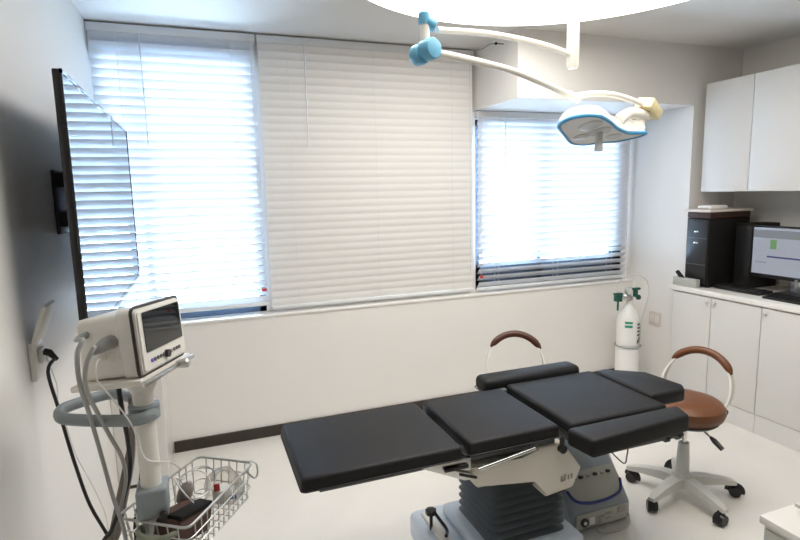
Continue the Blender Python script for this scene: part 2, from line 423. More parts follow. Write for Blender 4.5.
# bellows
loops = []
nf = 10; z0, z1 = .225, .58
x0, x1, y0, y1 = 1.05, 1.42, 1.80, 2.14
for i in range(nf*4+1):
    f = i/(nf*4); ph = i % 4
    ins = (.0, .020, .034, .020)[ph]
    z = z0+(z1-z0)*f
    sag = .0
    P = rrect(x1-x0-2*ins, y1-y0-2*ins, .035, 4, (x0+x1)/2, (y0+y1)/2)
    loops.append([(x, y, z) for x, y in P])
b = B(); loft(b, loops); obj('bellows', b, BELLOW, t)
b = B(); box(b, (.86, 1.66, .035), (1.50, 2.28, .17), .03, 4); box(b, (1.0, 1.74, .165), (1.47, 2.20, .222), .02, 3); bs = obj('base', b, BLUEGREY, t)
b = B(); box(b, (.90, 1.72, .168), (.945, 2.22, .185), .006, 2); obj('base_ridge', b, CHAIRW, bs)
b = B(); box(b, (1.07, 1.69, .168), (1.44, 1.735, .1745), .002); obj('base_panel', b, CREAM, bs)
for i, (dx, w) in enumerate(((0, .03), (.036, .025), (.07, .04), (.16, .012), (.18, .015))):
    b = B(); box(b, (1.13+dx, 1.70, .1745), (1.13+dx+w, 1.725, .1765)); obj('marking', b, INK, bs)
for (x, y) in ((.93, 1.72), (.93, 2.22), (1.43, 1.72), (1.43, 2.22)):
    b = B(); cyl(b, (x, y-.015, .035), (x, y+.015, .035), .035); obj('caster', b, BLACKP, t)
kp = at(431, 512, 2.10)
b = B(); cyl(b, (kp.x, kp.y, .165), kp, .008, seg=10); lathe(b, [(.012, -.012), (.026, -.008), (.026, .012), (.014, .018)], kp, 7); obj('brake_knob', b, BLACKP, t)
b = B(); tube(b, smooth([kp+V((.01, 0, .005)), at(440, 520, 2.07), at(447, 530, 2.03), V((.93, 2.0, .19))], 4), .0075, 8); obj('brake_lever', b, BLACKP, t)

# ------------------------------------------------------------ console beside the column
t = thing('medical_console', 'grey-blue console with buttons and navy stripe on the floor under the armrest', 'medical console', (1.80, 2.2, 0))
x0, x1 = 1.615, 1.985
prof = [(2.02, .012), (2.01, .03), (2.012, .10), (2.035, .135), (2.135, .255), (2.235, .375), (2.29, .405), (2.34, .395), (2.36, .33), (2.36, .012)]
b = B()
loops = []
for (f, s) in ((0, .90), (.035, .97), (.09, 1.0), (.91, 1.0), (.965, .97), (1, .90)):
    L = []
    for (y, z) in prof: L.append((x0+(x1-x0)*f, 2.19+(y-2.19)*s, .012+(z-.012)*s))
    loops.append(L)
loft(b, loops); obj('shell', b, CONS, t)
def onface(f):     # (x, y, z) on the sloping face; f 0..1 from low to high
    y = 2.035+.10*f; z = .135+.12*f; return y, z
def slope(u, f, h=.0):
    y, z = onface(f); return V((x0+(x1-x0)*u, y-h*.74, z+h*.67))
b = B(); P = [slope(.08, 1.0), slope(.92, 1.0), slope(.95, .45), slope(.85, .12), slope(.6, -.02), slope(.4, -.02), slope(.15, .12), slope(.05, .45)]
prism(b, P, (0, -.004, .0045)); pn = obj('control_panel', b, CONSL, t)
b = B(); P = smooth([slope(.05, .5, .008), slope(.13, .15, .008), slope(.35, 0, .008), slope(.65, 0, .008), slope(.87, .15, .008), slope(.95, .5, .008)], 5); tube(b, P, .007, 8); o = obj('stripe', b, NAVY, pn); o['label'] = 'navy curved stripe'
for u in (.22, .34, .46, .58, .70, .80):
    b = B(); q = slope(u, .80, .008); box(b, (q.x-.012, q.y-.008, q.z-.006), (q.x+.012, q.y+.008, q.z+.006), .003); obj('button', b, BLACKP if u not in (.46, .70) else GREYM, pn)
b = B(); prism(b, [(x0+.02, 2.012, .028), (x1-.02, 2.012, .028), (x1-.025, 2.013, .105), (x0+.025, 2.013, .105)], (0, -.006, 0), .002); fp = obj('front_panel', b, CONSL, t)
b = B(); cyl(b, (x0+.07, 2.006, .062), (x0+.07, 1.998, .062), .022); obj('port', b, INK, fp)
b = B(); cyl(b, (x0+.07, 2.0, .062), (x0+.07, 1.995, .062), .009); obj('port_socket', b, PAPER, fp)
b = B(); box(b, (x0+.10, 2.002, .042), (x0+.13, 2.0045, .082)); obj('port', b, PAPER, fp)
b = B()
for (u, v, w, h) in ((.15, .085, .04, .006), (.15, .06, .022, .016), (.20, .09, .035, .012), (.20, .07, .03, .006), (.275, .085, .05, .03)):
    v -= .018; b = B(); box(b, (x0+u, 2.002, v), (x0+u+w, 2.0045, v+h)); obj('label_mark', b, GREYI, fp)
b = B(); tube(b, smooth([(x0+.13, 2.0, .03), (x0+.15, 1.97, .012), (x1-.07, 1.965, .012), (x1-.03, 1.995, .03), (x1-.03, 2.004, .05)], 4), .005, 8); obj('handle', b, CONSL, t)
b = B(); P = smooth([at(628, 447, 2.1), at(627, 455, 2.15), at(623, 463, 2.22), V((1.955, 2.21, .345))], 5); P = [V((1.93, 1.95, .668))]+P; tube(b, P, .004, 8)
obj('power_cord', b, GREYD, t)

# ------------------------------------------------------------ swivel stools with arched backs
def stool(label, seatmat, group, ztop=.55):
    t = thing('swivel_chair', label, 'chair', (0, 0, 0), group)
    # local: backrest towards +y
    b = B(); lathe(b, [(.05, ztop-.095), (.155, ztop-.09), (.182, ztop-.072), (.193, ztop-.04), (.188, ztop-.012), (.165, ztop+.008), (.11, ztop+.018), (.05, ztop+.021), (.01, ztop+.022)], seg=40); obj('seat', b, seatmat, t)
    b = B(); lathe(b, [(.05, ztop-.11), (.15, ztop-.108), (.165, ztop-.095), (.165, ztop-.088)], seg=32); obj('seat_plate', b, BLACKP, t)
    RA, ZA = .176, ztop+.058
    def arc(a, dr=0):
        z = .058+RA*math.sin(a); return V(((RA+dr)*math.cos(a), .075+.13*(z+.06)/.33, ZA+(RA+dr)*math.sin(a)))
    A0 = [R(-46+272*k/44) for k in range(45)]
    b = B()
    L = []
    for a in A0:
        hw = .017 if 20 < math.degrees(a) < 160 else .023
        p0, p1 = arc(a, -.005), arc(a, .005); L.append([p0+V((0, -hw, 0)), p1+V((0, -hw, 0)), p1+V((0, hw, 0)), p0+V((0, hw, 0))])
    loft(b, L)
    for sg in (-1, 1):
        e = arc(A0[0] if sg > 0 else A0[-1]); prism(b, [(e.x-.014, e.y-.022, e.z-.006), (e.x+.014, e.y-.022, e.z-.006), (e.x+.01, e.y+.02, e.z+.006), (e.x-.01, e.y+.02, e.z+.006)], (-e.x*.45, -.02, -.012))
    obj('back_frame', b, CHAIRW, t)
    Q = [arc(R(30+114*k/16), .008)+V((0, -.006, 0)) for k in range(17)]
    n = len(Q); rr = [.008]+[.017]+[.021]*(n-4)+[.017]+[.008]
    b = B(); tube(b, Q, rr, 14); obj('back_pad', b, seatmat, t)
    for sx in (-1, 1):
        b = B(); lathe(b, [(.010, -.012), (.016, -.008), (.016, .008), (.008, .012)], (sx*.16, .10, ztop-.045), 10, Matrix.Rotation(R(90), 3, 'Y')); obj('fixing_knob', b, BLACKP, t)
    b = B(); cyl(b, (0, 0, .30), (0, 0, ztop-.09), .014); obj('gas_lift', b, CHROME, t)
    b = B(); lathe(b, [(.034, .12), (.036, .14), (.029, .30), (.026, .315)]); obj('column_sleeve', b, CHAIRP, t)
    b = B(); tube(b, [(.06, -.02, ztop-.105), (.15, -.05, ztop-.14)], .005, 8); lv = obj('height_lever', b, STEEL, t)
    b = B(); tube(b, [(.15, -.05, ztop-.14), (.17, -.057, ztop-.15), (.215, -.072, ztop-.175)], [.008, .014, .012], 10); obj('lever_grip', b, BLACKP, lv)
    b = B()
    lathe(b, [(.045, .075), (.052, .09), (.05, .125), (.036, .145)])
    for k in range(5):
        a = R(72*k); d = V((math.cos(a), math.sin(a), 0)); s = V((-d.y, d.x, 0))
        secs = [(.02, .098, .042, .025), (.10, .104, .036, .022), (.20, .096, .029, .016), (.265, .084, .024, .012), (.290, .078, .016, .009)]
        loft(b, [[d*r + s*(w*sx) + V((0, 0, z+h*sz)) for sx, sz in ((-.8, 1), (.8, 1), (1, -1), (-1, -1))] for r, z, w, h in secs])
    obj('star_base', b, CHAIRP, t)
    for k in range(5):
        a = R(72*k); d = V((math.cos(a), math.sin(a), 0)); s = V((-d.y, d.x, 0)); c = d*.272
        q = V((math.cos(a+1.9+k), math.sin(a+1.9+k), 0)); ax = V((-q.y, q.x, 0)); c2 = c+q*.014
        b = B()
        for e in (-1, 1): cyl(b, c2+ax*(e*.005)+V((0, 0, .031)), c2+ax*(e*.025)+V((0, 0, .031)), .031, .027, 18)
        cyl(b, c+V((0, 0, .03)), c+V((0, 0, .078)), .009, seg=8)
        o = obj('caster', b, BLACKP, t)
        b = B(); L = []
        for j in range(9):
            an = R(-20+200*j/8); L.append(c2+q*(.034*math.cos(an))+V((0, 0, .031+.034*math.sin(an))))
        tube(b, L, .013, 8, flat=(.25, 1.3)); obj('caster_hood', b, BLACKP, o)
    return t
ch = stool('brown swivel stool with arched white backrest beside the head of the operating table', BROWN, 'swivel stools')
ch2 = stool('brown swivel stool, leather coloured as in shade, with arched back mostly hidden behind the operating table', BROWN_SHADE, 'swivel stools', .555)
ch.location = (2.40, 2.08, 0); ch.rotation_euler.z = R(-71)
for c in ch.children:
    if c.name.startswith(('star_base', 'caster')): c.rotation_euler.z = R(49+71)
ch2.location = (1.755, 2.70, 0); ch2.rotation_euler.z = R(-22)

# ------------------------------------------------------------ television
t = thing('television', 'large black wall-mounted television on the left wall reflecting the blinds', 'television', (-.40, 2.7, 1.22))
TX, ty0, ty1, tz0, tz1 = -.347, 1.915, 3.56, 1.238, 2.085
b = B(); box(b, (TX-.024, ty0, tz0), (TX-.001, ty1, tz1), .004); obj('body', b, BLACKP, t)
b = B(); box(b, (TX-.001, ty0+.012, tz0+.016), (TX+.0008, ty1-.012, tz1-.012)); obj('screen', b, TVSCR, t)
b = B()
for lo, hi in (((ty0, tz0), (ty1, tz0+.016)), ((ty0, tz1-.012), (ty1, tz1)), ((ty0, tz0), (ty0+.012, tz1)), ((ty1-.012, tz0), (ty1, tz1))): box(b, (TX-.004, lo[0], lo[1]), (TX+.003, hi[0], hi[1]))
obj('bezel', b, BLACKG, t)
b = B(); box(b, (XL+.002, 2.56, 1.56), (XL+.015, 2.92, 1.82), .003); box(b, (TX-.055, 2.45, 1.48), (TX-.023, 2.97, 1.86), .003)
for z in (1.62, 1.78): box(b, (XL+.01, 2.56, z-.03), (TX-.045, 2.62, z+.03), .004); box(b, (XL+.01, 2.80, z-.03), (TX-.045, 2.86, z+.03), .004)
obj('wall_bracket', b, BLACKP, t)

# ------------------------------------------------------------ wall socket and cord
t = thing('wall_socket', 'ivory wall socket box with flipped-up cover low on the left wall', 'wall socket', (XL, 2.06, 1.13))
b = B(); box(b, (XL, 2.00, 1.115), (XL+.018, 2.12, 1.245), .005); obj('back_plate', b, IVORY, t)
b = B(); Ms = Matrix.Translation((XL+.015, 2.06, 1.245)) @ Matrix.Rotation(R(20), 4, 'Y'); box(b, (-.004, -.062, 0), (.012, .062, .125), .004, M=Ms); obj('flip_cover', b, IVORY, t)
b = B(); box(b, (XL+.018, 2.035, 1.165), (XL+.03, 2.085, 1.215), .006); obj('socket_face', b, WHITE, t)
b = B(); tube(b, [(XL+.03, 2.06, 1.20), (XL+.045, 2.06, 1.195), (XL+.068, 2.055, 1.168)], [.012, .012, .006], 12)
o = tag(obj('power_cord', b, BLACKP), 'black power cord running from the left wall socket down past the stand', 'cord')
P = [V((XL+.062, 2.056, 1.175))]+[at(x, y, Y) for x, y, Y in ((48, 372, 2.0), (58, 407, 1.98), (66, 435, 1.97), (76, 467, 1.96), (90, 505, 1.95), (110, 540, 1.93), (124, 575, 1.90))]+[V((-.22, 1.95, .02))]
b = B(); tube(b, smooth(P, 5), .0058, 8); obj('lead', b, BLACKP, o)
P = [V((XL+.03, 2.08, 1.18))]+[at(x, y, Y) for x, y, Y in ((57, 385, 2.02), (58, 402, 2.0), (66, 425, 2.0), (76, 455, 2.0), (95, 490, 2.0), (107, 520, 2.0), (112, 560, 1.98))]+[V((-.30, 2.0, .02))]
b = B(); tube(b, smooth(P, 5), .0018, 6); tag(obj('white_cord', b, CABLEW), 'thin white cord from the left wall socket beside the black cord', 'cord')

# ------------------------------------------------------------ monitor stand
SX, SY = -.185, 1.69
t = thing('monitor_stand', 'ivory rolling stand with grey handle ring and wire basket', 'monitor stand', (SX, SY, 0))
b = B(); cyl(b, (SX, SY, .10), (SX, SY, 1.17), .029, seg=24); obj('pole', b, IVORY, t)
RM = (Matrix.Rotation(R(68.84), 4, 'Z') @ Matrix.Rotation(R(3.74), 4, 'Y') @ Matrix.Rotation(R(-4.94), 4, 'X'))
ML = V((-.1062, 1.6145, 1.2335)) + RM.to_3x3() @ V((0, .085, 0))
Mt = Matrix.Translation(ML) @ RM
b = B(); box(b, (-.155, -.085, -.018), (.155, .10, -.002), .004, M=Mt); tr = obj('tray', b, IVORY, t)
b = B(); box(b, (-.16, -.098, -.020), (.16, -.085, -.008), .003, M=Mt); obj('tray_rail', b, STEEL, tr)
b = B(); lathe(b, [(.008, -.02), (.014, -.015), (.014, .01), (.008, .015)], Mt @ V((.06, -.105, -.014)), 12, (Mt.to_3x3() @ Matrix.Rotation(R(90), 3, 'X'))); obj('tray_screw', b, STEEL, tr)
b = B(); lathe(b, [(.031, 1.14), (.040, 1.16), (.040, 1.185)], (SX, SY, 0)); obj('tray_mount', b, IVORY, t)
hz = 1.08
P = smooth([V((x, y, hz)) for x, y in ((-.165, 1.655), (-.204, 1.628), (-.297, 1.662), (-.375, 1.705), (-.412, 1.74), (-.418, 1.80), (-.377, 1.845), (-.295, 1.885), (-.215, 1.80), (-.16, 1.725))], 5, True)
b = B(); tube(b, P, .0155, 12, True, flat=(1.15, .9)); lathe(b, [(.028, hz-.025), (.043, hz-.02), (.043, hz+.02), (.028, hz+.025)], (SX, SY, 0)); hr = obj('handle_ring', b, GREYP, t)
b = B(); q = V((-.165, 1.645, hz)); cyl(b, q+V((0, .01, 0)), q+V((.004, -.006, 0)), .005, seg=8); obj('set_screw', b, BLACKP, hr)
b = B(); box(b, (SX-.042, SY-.045, .758), (SX+.045, SY+.045, .85), .010, 3); cl = obj('basket_clamp', b, GREYP, t)
b = B(); cyl(b, (SX+.03, SY-.045, .77), (SX+.03, SY-.062, .77), .012, seg=12); obj('clamp_knob', b, BLACKP, cl)
# wire basket
A, Bq, Cq, D = V((-.292, 1.71)), V((-.058, 2.02)), V((.125, 1.89)), V((-.087, 1.565))
zr, zb = .755, .64
def lp(f, z, ins):
    c = (A+Bq+Cq+D)/4; return [V(((c+(p-c)*ins).x, (c+(p-c)*ins).y, z)) for p in (A, Bq, Cq, D)]
def rc(P, f=.12, n=3):
    out = []
    for i in range(4):
        p0, p, p1 = P[i-1], P[i], P[(i+1) % 4]
        a = p+(p0-p).normalized()*.025; c = p+(p1-p).normalized()*.025
        for k in range(n+1):
            q = k/n; out.append(a*(1-q)**2+p*2*q*(1-q)+c*q*q)
    return out
T0, T1, T2, T3 = lp(0, zr, 1), lp(0, zr-.04, .985), lp(0, zr-.08, .96), lp(0, zb, .92)
b = B(); tube(b, rc(T0), .0042, 8, True)
for L in (T1, T2, T3): tube(b, rc(L), .0022, 6, True)
for i in range(4):
    n = (11, 7, 12, 7)[i]
    for k in range(1, n):
        f = k/n
        tube(b, [T0[i].lerp(T0[(i+1) % 4], f), T3[i].lerp(T3[(i+1) % 4], f)], .0021, 6)
for k in range(1, 11):
    f = k/11; tube(b, [T3[0].lerp(T3[1], f), T3[3].lerp(T3[2], f)], .0018, 6)
for k in range(1, 6):
    f = k/6; tube(b, [T3[1].lerp(T3[2], f), T3[0].lerp(T3[3], f)], .0018, 6)
d = (Cq-Bq).normalized(); o2 = V((math.sin(R(50)), math.cos(R(50)), 0))
e = T0[2]
tube(b, smooth([e+V((-.05, .03, 0)), e+V((.005, .012, -.003)), e+V((.014, .004, -.03)), e+V((.010, .0, -.052)), e+V((-.005, -.008, -.05)), e+V((-.03, -.035, 0))], 4), .0032, 6)
tube(b, [T0[0].lerp(T0[1], .45), V((SX+.0, SY+.04, .72))], .004, 6); tube(b, [T0[0].lerp(T0[3], .4), V((SX-.03, SY-.02, .72))], .004, 6)
obj('wire_basket', b, WIRE, t)
b = B(); lathe(b, [(.05, .07), (.055, .08), (.05, .12), (.03, .14)], (SX, SY, 0))
for k in range(5):
    a = R(72*k+20); dd = V((math.cos(a), math.sin(a), 0)); s = V((-dd.y, dd.x, 0))
    loft(b, [[V((SX, SY, 0))+dd*r+s*(w*sx)+V((0, 0, z+h*sz)) for sx, sz in ((-.8, 1), (.8, 1), (1, -1), (-1, -1))] for r, z, w, h in ((.02, .1, .03, .02), (.2, .085, .022, .013), (.25, .075, .018, .01))])
obj('star_base', b, IVORY, t)
for k in range(5):
    a = R(72*k+20); q = V((SX+.235*math.cos(a), SY+.235*math.sin(a), .0275)); s = V((-math.sin(a), math.cos(a), 0))
    b = B(); cyl(b, q-s*.015, q+s*.015, .0275); cyl(b, q, q+V((0, 0, .045)), .007, seg=8); obj('caster', b, BLACKP, t)

# things in the basket
gb = None
pc = V((-.085, 1.73, .66))
Mp = Matrix.Translation((-.105, 1.70, .695)) @ Matrix.Rotation(R(52), 4, 'Z') @ Matrix.Rotation(R(12), 4, 'Y')
b = B(); box(b, (-.085, -.05, -.042), (.075, .055, .048), .018, 3, Mp)
for v in b.verts: v.co += V((random.uniform(-.003, .003), random.uniform(-.003, .003), random.uniform(-.003, .003)))
t = thing('blood_pressure_cuff', 'dark brown folded cuff pouch lying in the wire basket', 'cuff', (-.105, 1.70, .645))
obj('pouch', b, WINE, t)
b = B(); box(b, (-.08, -.052, .040), (.07, .0, .056), .006, 2, Mp); obj('flap', b, mat('flap_black', (.012, .011, .011), .85, spec=.2), t)
t = tag(obj('grey_bulb', (lambda b: (lathe(b, [(.004, -.04), (.018, -.03), (.024, 0), (.02, .025), (.008, .04)], (-.10, 1.79, .745), 16, Matrix.Rotation(R(25), 3, 'Y')), b)[-1])(B()), mat('bulb_grey', (.28, .25, .235), .5)), 'grey rubber bulb resting on the brown pouch in the basket', 'bulb')
b = B()
P = [at(x, y, Y) for x, y, Y in ((112, 560, 1.62), (118, 535, 1.6), (128, 523, 1.6), (145, 518, 1.6), (162, 522, 1.6), (172, 533, 1.61), (180, 550, 1.62))]
P2 = []
for k in range(50):
    a = 2*PI*k/25; P2.append(V((-.165+.062*math.cos(a), 1.655+.062*math.sin(a)*.8, .705+.006*math.sin(a*1.5)+.0004*k)))
tube(b, P2, .009, 10); tag(obj('coiled_hose', b, OLIVE), 'olive grey hose coiled in the near end of the wire basket', 'hose')
b = B(); lo = []
for k, (f, z) in enumerate(((.6, .648), (.95, .66), (1, .69), (.9, .735), (.7, .755), (.25, .765))):
    L = []
    for j in range(14):
        a = 2*PI*j/14; L.append(V((.018+.065*f*math.cos(a)*(1+.15*math.sin(3*a+k)), 1.86+.055*f*math.sin(a)*(1+.15*math.cos(2*a+k)), z+random.uniform(-.004, .004))))
    lo.append(L)
t = thing('plastic_bag', 'clear plastic bag with red and blue prints at the far end of the basket', 'bag', (.018, 1.86, .645))
loft(b, lo); obj('bag_film', b, BAG, t)
b = B(); box(b, (-.012, 1.842, .70), (.008, 1.846, .728), .002, M=Matrix.Identity(4)); obj('red_print', b, RED, t)
b = B(); box(b, (.035, 1.835, .665), (.060, 1.839, .680), .002); obj('blue_print', b, BLUE, t)
b = B(); lathe(b, [(.03, .655), (.033, .66), (.033, .69), (.028, .70)], (.015, 1.865, 0), 18); obj('white_roll', b, PAPER, t)
t = thing('cable_coil', 'thin pale cables looped over the basket rim beside the pole', 'cable', (-.09, 1.8, .76))
for (x, y, rx, ry, a0) in ((-.075, 1.80, .055, .05, 0), (-.06, 1.83, .07, .045, 40), (-.09, 1.77, .05, .065, 100)):
    b = B(); P = []
    for k in range(28):
        a = 2*PI*k/28; q = V((rx*math.cos(a), ry*math.sin(a)*.55, ry*math.sin(a)*.9)); q.rotate(Matrix.Rotation(R(a0), 3, 'Z')); P.append(V((x, y, .755))+q)
    tube(b, P, .0024, 6, True); obj('loop', b, CABLEW if a0 != 40 else WIRE, t)

# ------------------------------------------------------------ patient monitor on the stand
t = thing('patient_monitor', 'ivory patient monitor with dark screen on top of the rolling stand', 'monitor', (-.185, 1.68, 1.205))
del t['_o']
t.location = ML; t.rotation_euler = (R(-4.94), R(3.74), R(68.84))
# local: x along the screen, -y out of the screen, z up; front plane y=-.075
w, h, fy = .275, .179, -.085
def rr3(w, h, r, y, cz): return [(x, y, z) for x, z in rrect(w, h, r, 4, 0, cz)]
b = B(); loft(b, [rr3(w-.012, h-.012, .012, fy+.004, h/2+.0), rr3(w, h, .016, fy+.016, h/2), rr3(w, h, .016, fy+.05, h/2), rr3(w-.02, h-.012, .016, fy+.058, h/2-.004), rr3(w-.025, h-.018, .014, fy+.16, h/2-.008), rr3(w-.045, h-.04, .012, fy+.172, h/2-.012)]); obj('housing', b, IVORY, t)
b = B(); tube(b, [V(p) for p in rr3(w+.001, h+.001, .017, fy+.012, h/2)], .0042, 6, True); obj('trim_band', b, mat('trim_brown', (.035, .028, .024), .45), t)
b = B(); prism(b, rr3(w-.022, h-.022, .010, fy+.004, h/2), (0, -.004, 0)); fr = obj('front_bezel', b, IVORY, t)
b = B(); prism(b, [(x, fy-.0005, z) for x, z in rrect(.222, .106, .004, 3, .004, .111)], (0, -.002, 0)); sc = obj('screen', b, BLACKG, t)
cols = [PORT, GREYD, GREYD, GREYD, GREYD, BLACKP, GREYM, GREYM, GREYD, GREYD, GREYD]
for k in range(11):
    if k == 5:
        b = B(); cyl(b, (-.085+.017*k, fy, .032), (-.085+.017*k, fy-.010, .032), .011, seg=18); obj('dial', b, BLACKP, fr)
    else:
        b = B(); cyl(b, (-.085+.017*k, fy, .033), (-.085+.017*k, fy-.003, .033), .0052, seg=12); obj('button', b, cols[k], fr)
xs = -w/2+.012
b = B(); tube(b, [(xs+.006, -.01, .10), (xs-.016, 0, .098), (xs-.030, .010, .090), (xs-.038, .024, .082)], [.019, .018, .014, .008], 14); obj('cable_plug', b, GREYM, t)
b = B(); tube(b, [(xs+.004, .055, .125), (xs-.012, .060, .123), (xs-.022, .068, .118)], [.010, .009, .006], 12); obj('cable_plug', b, GREYM, t)
b = B()
for (y, z) in ((-.03, .06), (-.005, .058), (.02, .062)): cyl(b, (xs+.006, y, z), (xs-.003, y, z), .010, seg=14)
obj('port', b, CREAM, t)

# cables from the monitor
Mw = Mt
c1 = Mw @ V((xs-.023, .069, .117)); c2_ = Mw @ V((xs-.039, .026, .081))
P = [c1]+[at(x, y, Y) for x, y, Y in ((83, 340, 1.47), (77.5, 352, 1.45), (78, 372, 1.44), (82, 392, 1.47), (88, 410, 1.60), (97, 440, 1.68), (104, 465, 1.70), (113, 497, 1.70), (124, 530, 1.66), (128, 560, 1.64))]
b = B(); tube(b, smooth(P, 5), .0058, 8); tag(obj('sensor_cable', b, CABLEG), 'outer grey sensor cable looping from the monitor side through the ring', 'cable')
P = [c2_]+[at(x, y, Y) for x, y, Y in ((94, 347, 1.44), (87, 362, 1.43), (85, 380, 1.435), (89, 396, 1.48), (97, 412, 1.60), (110, 436, 1.68), (122, 458, 1.72), (126, 480, 1.73), (120, 510, 1.72))]
b = B(); tube(b, smooth(P, 5), .0058, 8); tag(obj('sensor_cable', b, CABLEG), 'inner grey sensor cable hanging from the thick plug of the monitor', 'cable')
P = [Mw @ V((xs-.002, .02, .06))]+[at(x, y, Y) for x, y, Y in ((97, 362, 1.46), (97, 380, 1.445), (112, 398, 1.50), (130, 422, 1.60), (138, 440, 1.64), (147, 460, 1.63), (170, 462, 1.72), (182, 470, 1.76))]
b = B(); tube(b, smooth(P, 5), .0022, 6); tag(obj('thin_cable', b, CABLEW), 'thin pale cable draped from the monitor across the pole', 'cable')
P = [at(x, y, Y) for x, y, Y in ((119, 385, 1.74), (122, 410, 1.76), (128, 440, 1.78), (130, 470, 1.79), (123, 500, 1.78), (112, 530, 1.77), (104, 560, 1.78))]+[V((-.34, 1.86, .02))]
b = B(); tube(b, smooth([V((-.225, 1.72, 1.183))]+P, 5), .0075, 8); tag(obj('power_cord', b, BLACKP), 'thick black cord hanging under the monitor tray left of the pole', 'cord')
P = [at(x, y, Y) for x, y, Y in ((139, 388, 1.76), (143, 405, 1.76), (141, 435, 1.77), (141, 465, 1.77), (139, 500, 1.78), (136, 545, 1.78))]+[V((-.23, 1.80, .02))]
b = B(); tube(b, smooth([V((-.215, 1.76, 1.183))]+P, 5), .0045, 8); tag(obj('power_cord', b, BLACKP), 'thinner black cord hanging close behind the stand pole', 'cord')
P = [at(x, y, Y) for x, y, Y in ((129, 398, 1.80), (131, 425, 1.83), (131, 445, 1.84), (127, 470, 1.84), (121, 500, 1.84), (114, 535, 1.84), (110, 560, 1.86))]+[V((-.33, 1.9, .02))]
b = B()
for dx, r in ((0, .010), (.012, .008), (-.010, .006)):
    Q = smooth([p+V((dx*min(1, i*.3), 0, 0)) for i, p in enumerate(P)], 4); tube(b, Q, [r*min(1, .3+k*.06) for k in range(len(Q))], 8)
tag(obj('hose_bundle', b, mat('hose_brown', (.20, .175, .15), .5)), 'brownish grey bundle of hoses rising behind the basket', 'hose')

# ------------------------------------------------------------ gas cylinder in the corner
cx, cy = 3.30, 3.46
t = thing('gas_cylinder', 'white gas cylinder with green regulator in the corner under the right window', 'gas cylinder', (cx, cy, 0))
b = B(); lathe(b, [(.085, 0), (.094, .01), (.094, .385), (.088, .395)], (cx, cy, 0), 36); st = obj('holder', b, SILL, t)
b = B(); lathe(b, [(.08, .39), (.090, .40), (.090, .60), (.085, .64), (.06, .685), (.032, .727), (.022, .745), (.022, .765)], (cx, cy, 0), 36); bd = obj('body', b, SILL, t)
b = B(); tube(b, [V((cx+  .100*math.cos(2*PI*k/32), cy+.100*math.sin(2*PI*k/32), .39)) for k in range(32)], .006, 8, True); obj('strap', b, GREYM, t)
def curve_patch(bm, a0, a1, z0, z1, r, n=6):
    A_ = [R(a0+(a1-a0)*k/n) for k in range(n+1)]
    lo = [[V((cx+rr*math.cos(a), cy+rr*math.sin(a), z)) for a in A_] for (rr, z) in ((r, z0), (r, z1))]
    va = [bm.verts.new(p) for p in lo[0]]; vb = [bm.verts.new(p) for p in lo[1]]
    for k in range(n): bm.faces.new((va[k], va[k+1], vb[k+1], vb[k]))
b = B(); curve_patch(b, -150, -112, .588, .606, .0915); curve_patch(b, -150, -112, .556, .576, .0915); obj('green_label', b, GREEN, bd)
b = B(); curve_patch(b, -88, -52, .40, .61, .0910); lb = obj('paper_label', b, PAPER, bd)
b = B()
for k, (a, c) in enumerate(((-84, -66), (-84, -64), (-84, -65), (-84, -66))): curve_patch(b, a, c, .575-.03*k, .590-.03*k, .0918)
for k in range(4): curve_patch(b, -84+5*k, -81+5*k, .42, .455, .0918); 
curve_patch(b, -84, -66, .435, .442, .0919); curve_patch(b, -75, -66, .455, .47, .0918); obj('print', b, INK, lb)
b = B(); curve_patch(b, -62, -55, .42, .58, .0919); obj('green_print', b, GREEN, lb)
b = B(); cyl(b, (cx, cy, .76), (cx, cy, .83), .016); box(b, (cx-.02, cy-.02, .775), (cx+.02, cy+.02, .805), .004); vl = obj('valve', b, STEEL, t)
q = at(622, 297.5, 3.44)
b = B(); cyl(b, (cx, cy, .80), (cx-.14, cy-.02, .815), .012, seg=12); lathe(b, [(.02, -.03), (.03, -.02), (.03, .02), (.02, .03)], (cx-.05, cy-.015, .807), 16, Matrix.Rotation(R(90), 3, 'Y')); rg = obj('regulator', b, STEEL, t)
b = B(); lathe(b, [(.012, -.014), (.030, -.012), (.030, .012), (.012, .014)], (cx-.055, cy-.045, .862), 20, Matrix.Rotation(R(90), 3, 'X')); obj('gauge', b, STEEL, rg)
b = B(); lathe(b, [(.004, -.002), (.025, -.001), (.025, .001)], (cx-.055, cy-.060, .862), 20, Matrix.Rotation(R(90), 3, 'X')); cyl(b, (cx-.055, cy-.04, .84), (cx-.055, cy-.02, .81), .007, seg=8); obj('gauge_dial', b, PAPER, rg)
b = B(); lathe(b, [(.015, -.03), (.034, -.026), (.034, .026), (.015, .03)], (cx-.135, cy-.02, .805), 12); cyl(b, (cx-.135, cy-.02, .78), (cx-.135, cy-.02, .70), .008, seg=10); box(b, (cx-.17, cy-.04, .83), (cx-.10, cy, .845), .004); obj('flow_knob', b, DGREEN, rg)
b = B(); box(b, (cx+.0, cy-.035, .855), (cx+.085, cy+.0, .875), .006); cyl(b, (cx+.045, cy-.018, .80), (cx+.045, cy-.018, .86), .02, seg=12); lathe(b, [(.012, -.012), (.022, -.008), (.022, .008), (.012, .012)], (cx+.065, cy-.03, .795), 12, Matrix.Rotation(R(90), 3, 'Y')); obj('valve_handle', b, DGREEN, vl)
P = [V((cx-.12, cy-.01, .83))]+[at(x, y, 3.46) for x, y in ((617, 285), (626, 277), (638, 275), (647, 281), (648.5, 293), (645, 308), (641, 322), (640, 340))]
b = B(); tube(b, smooth(P, 5), .0035, 6); obj('tube', b, mat('clear_tube', (.62, .64, .58), .3), t)
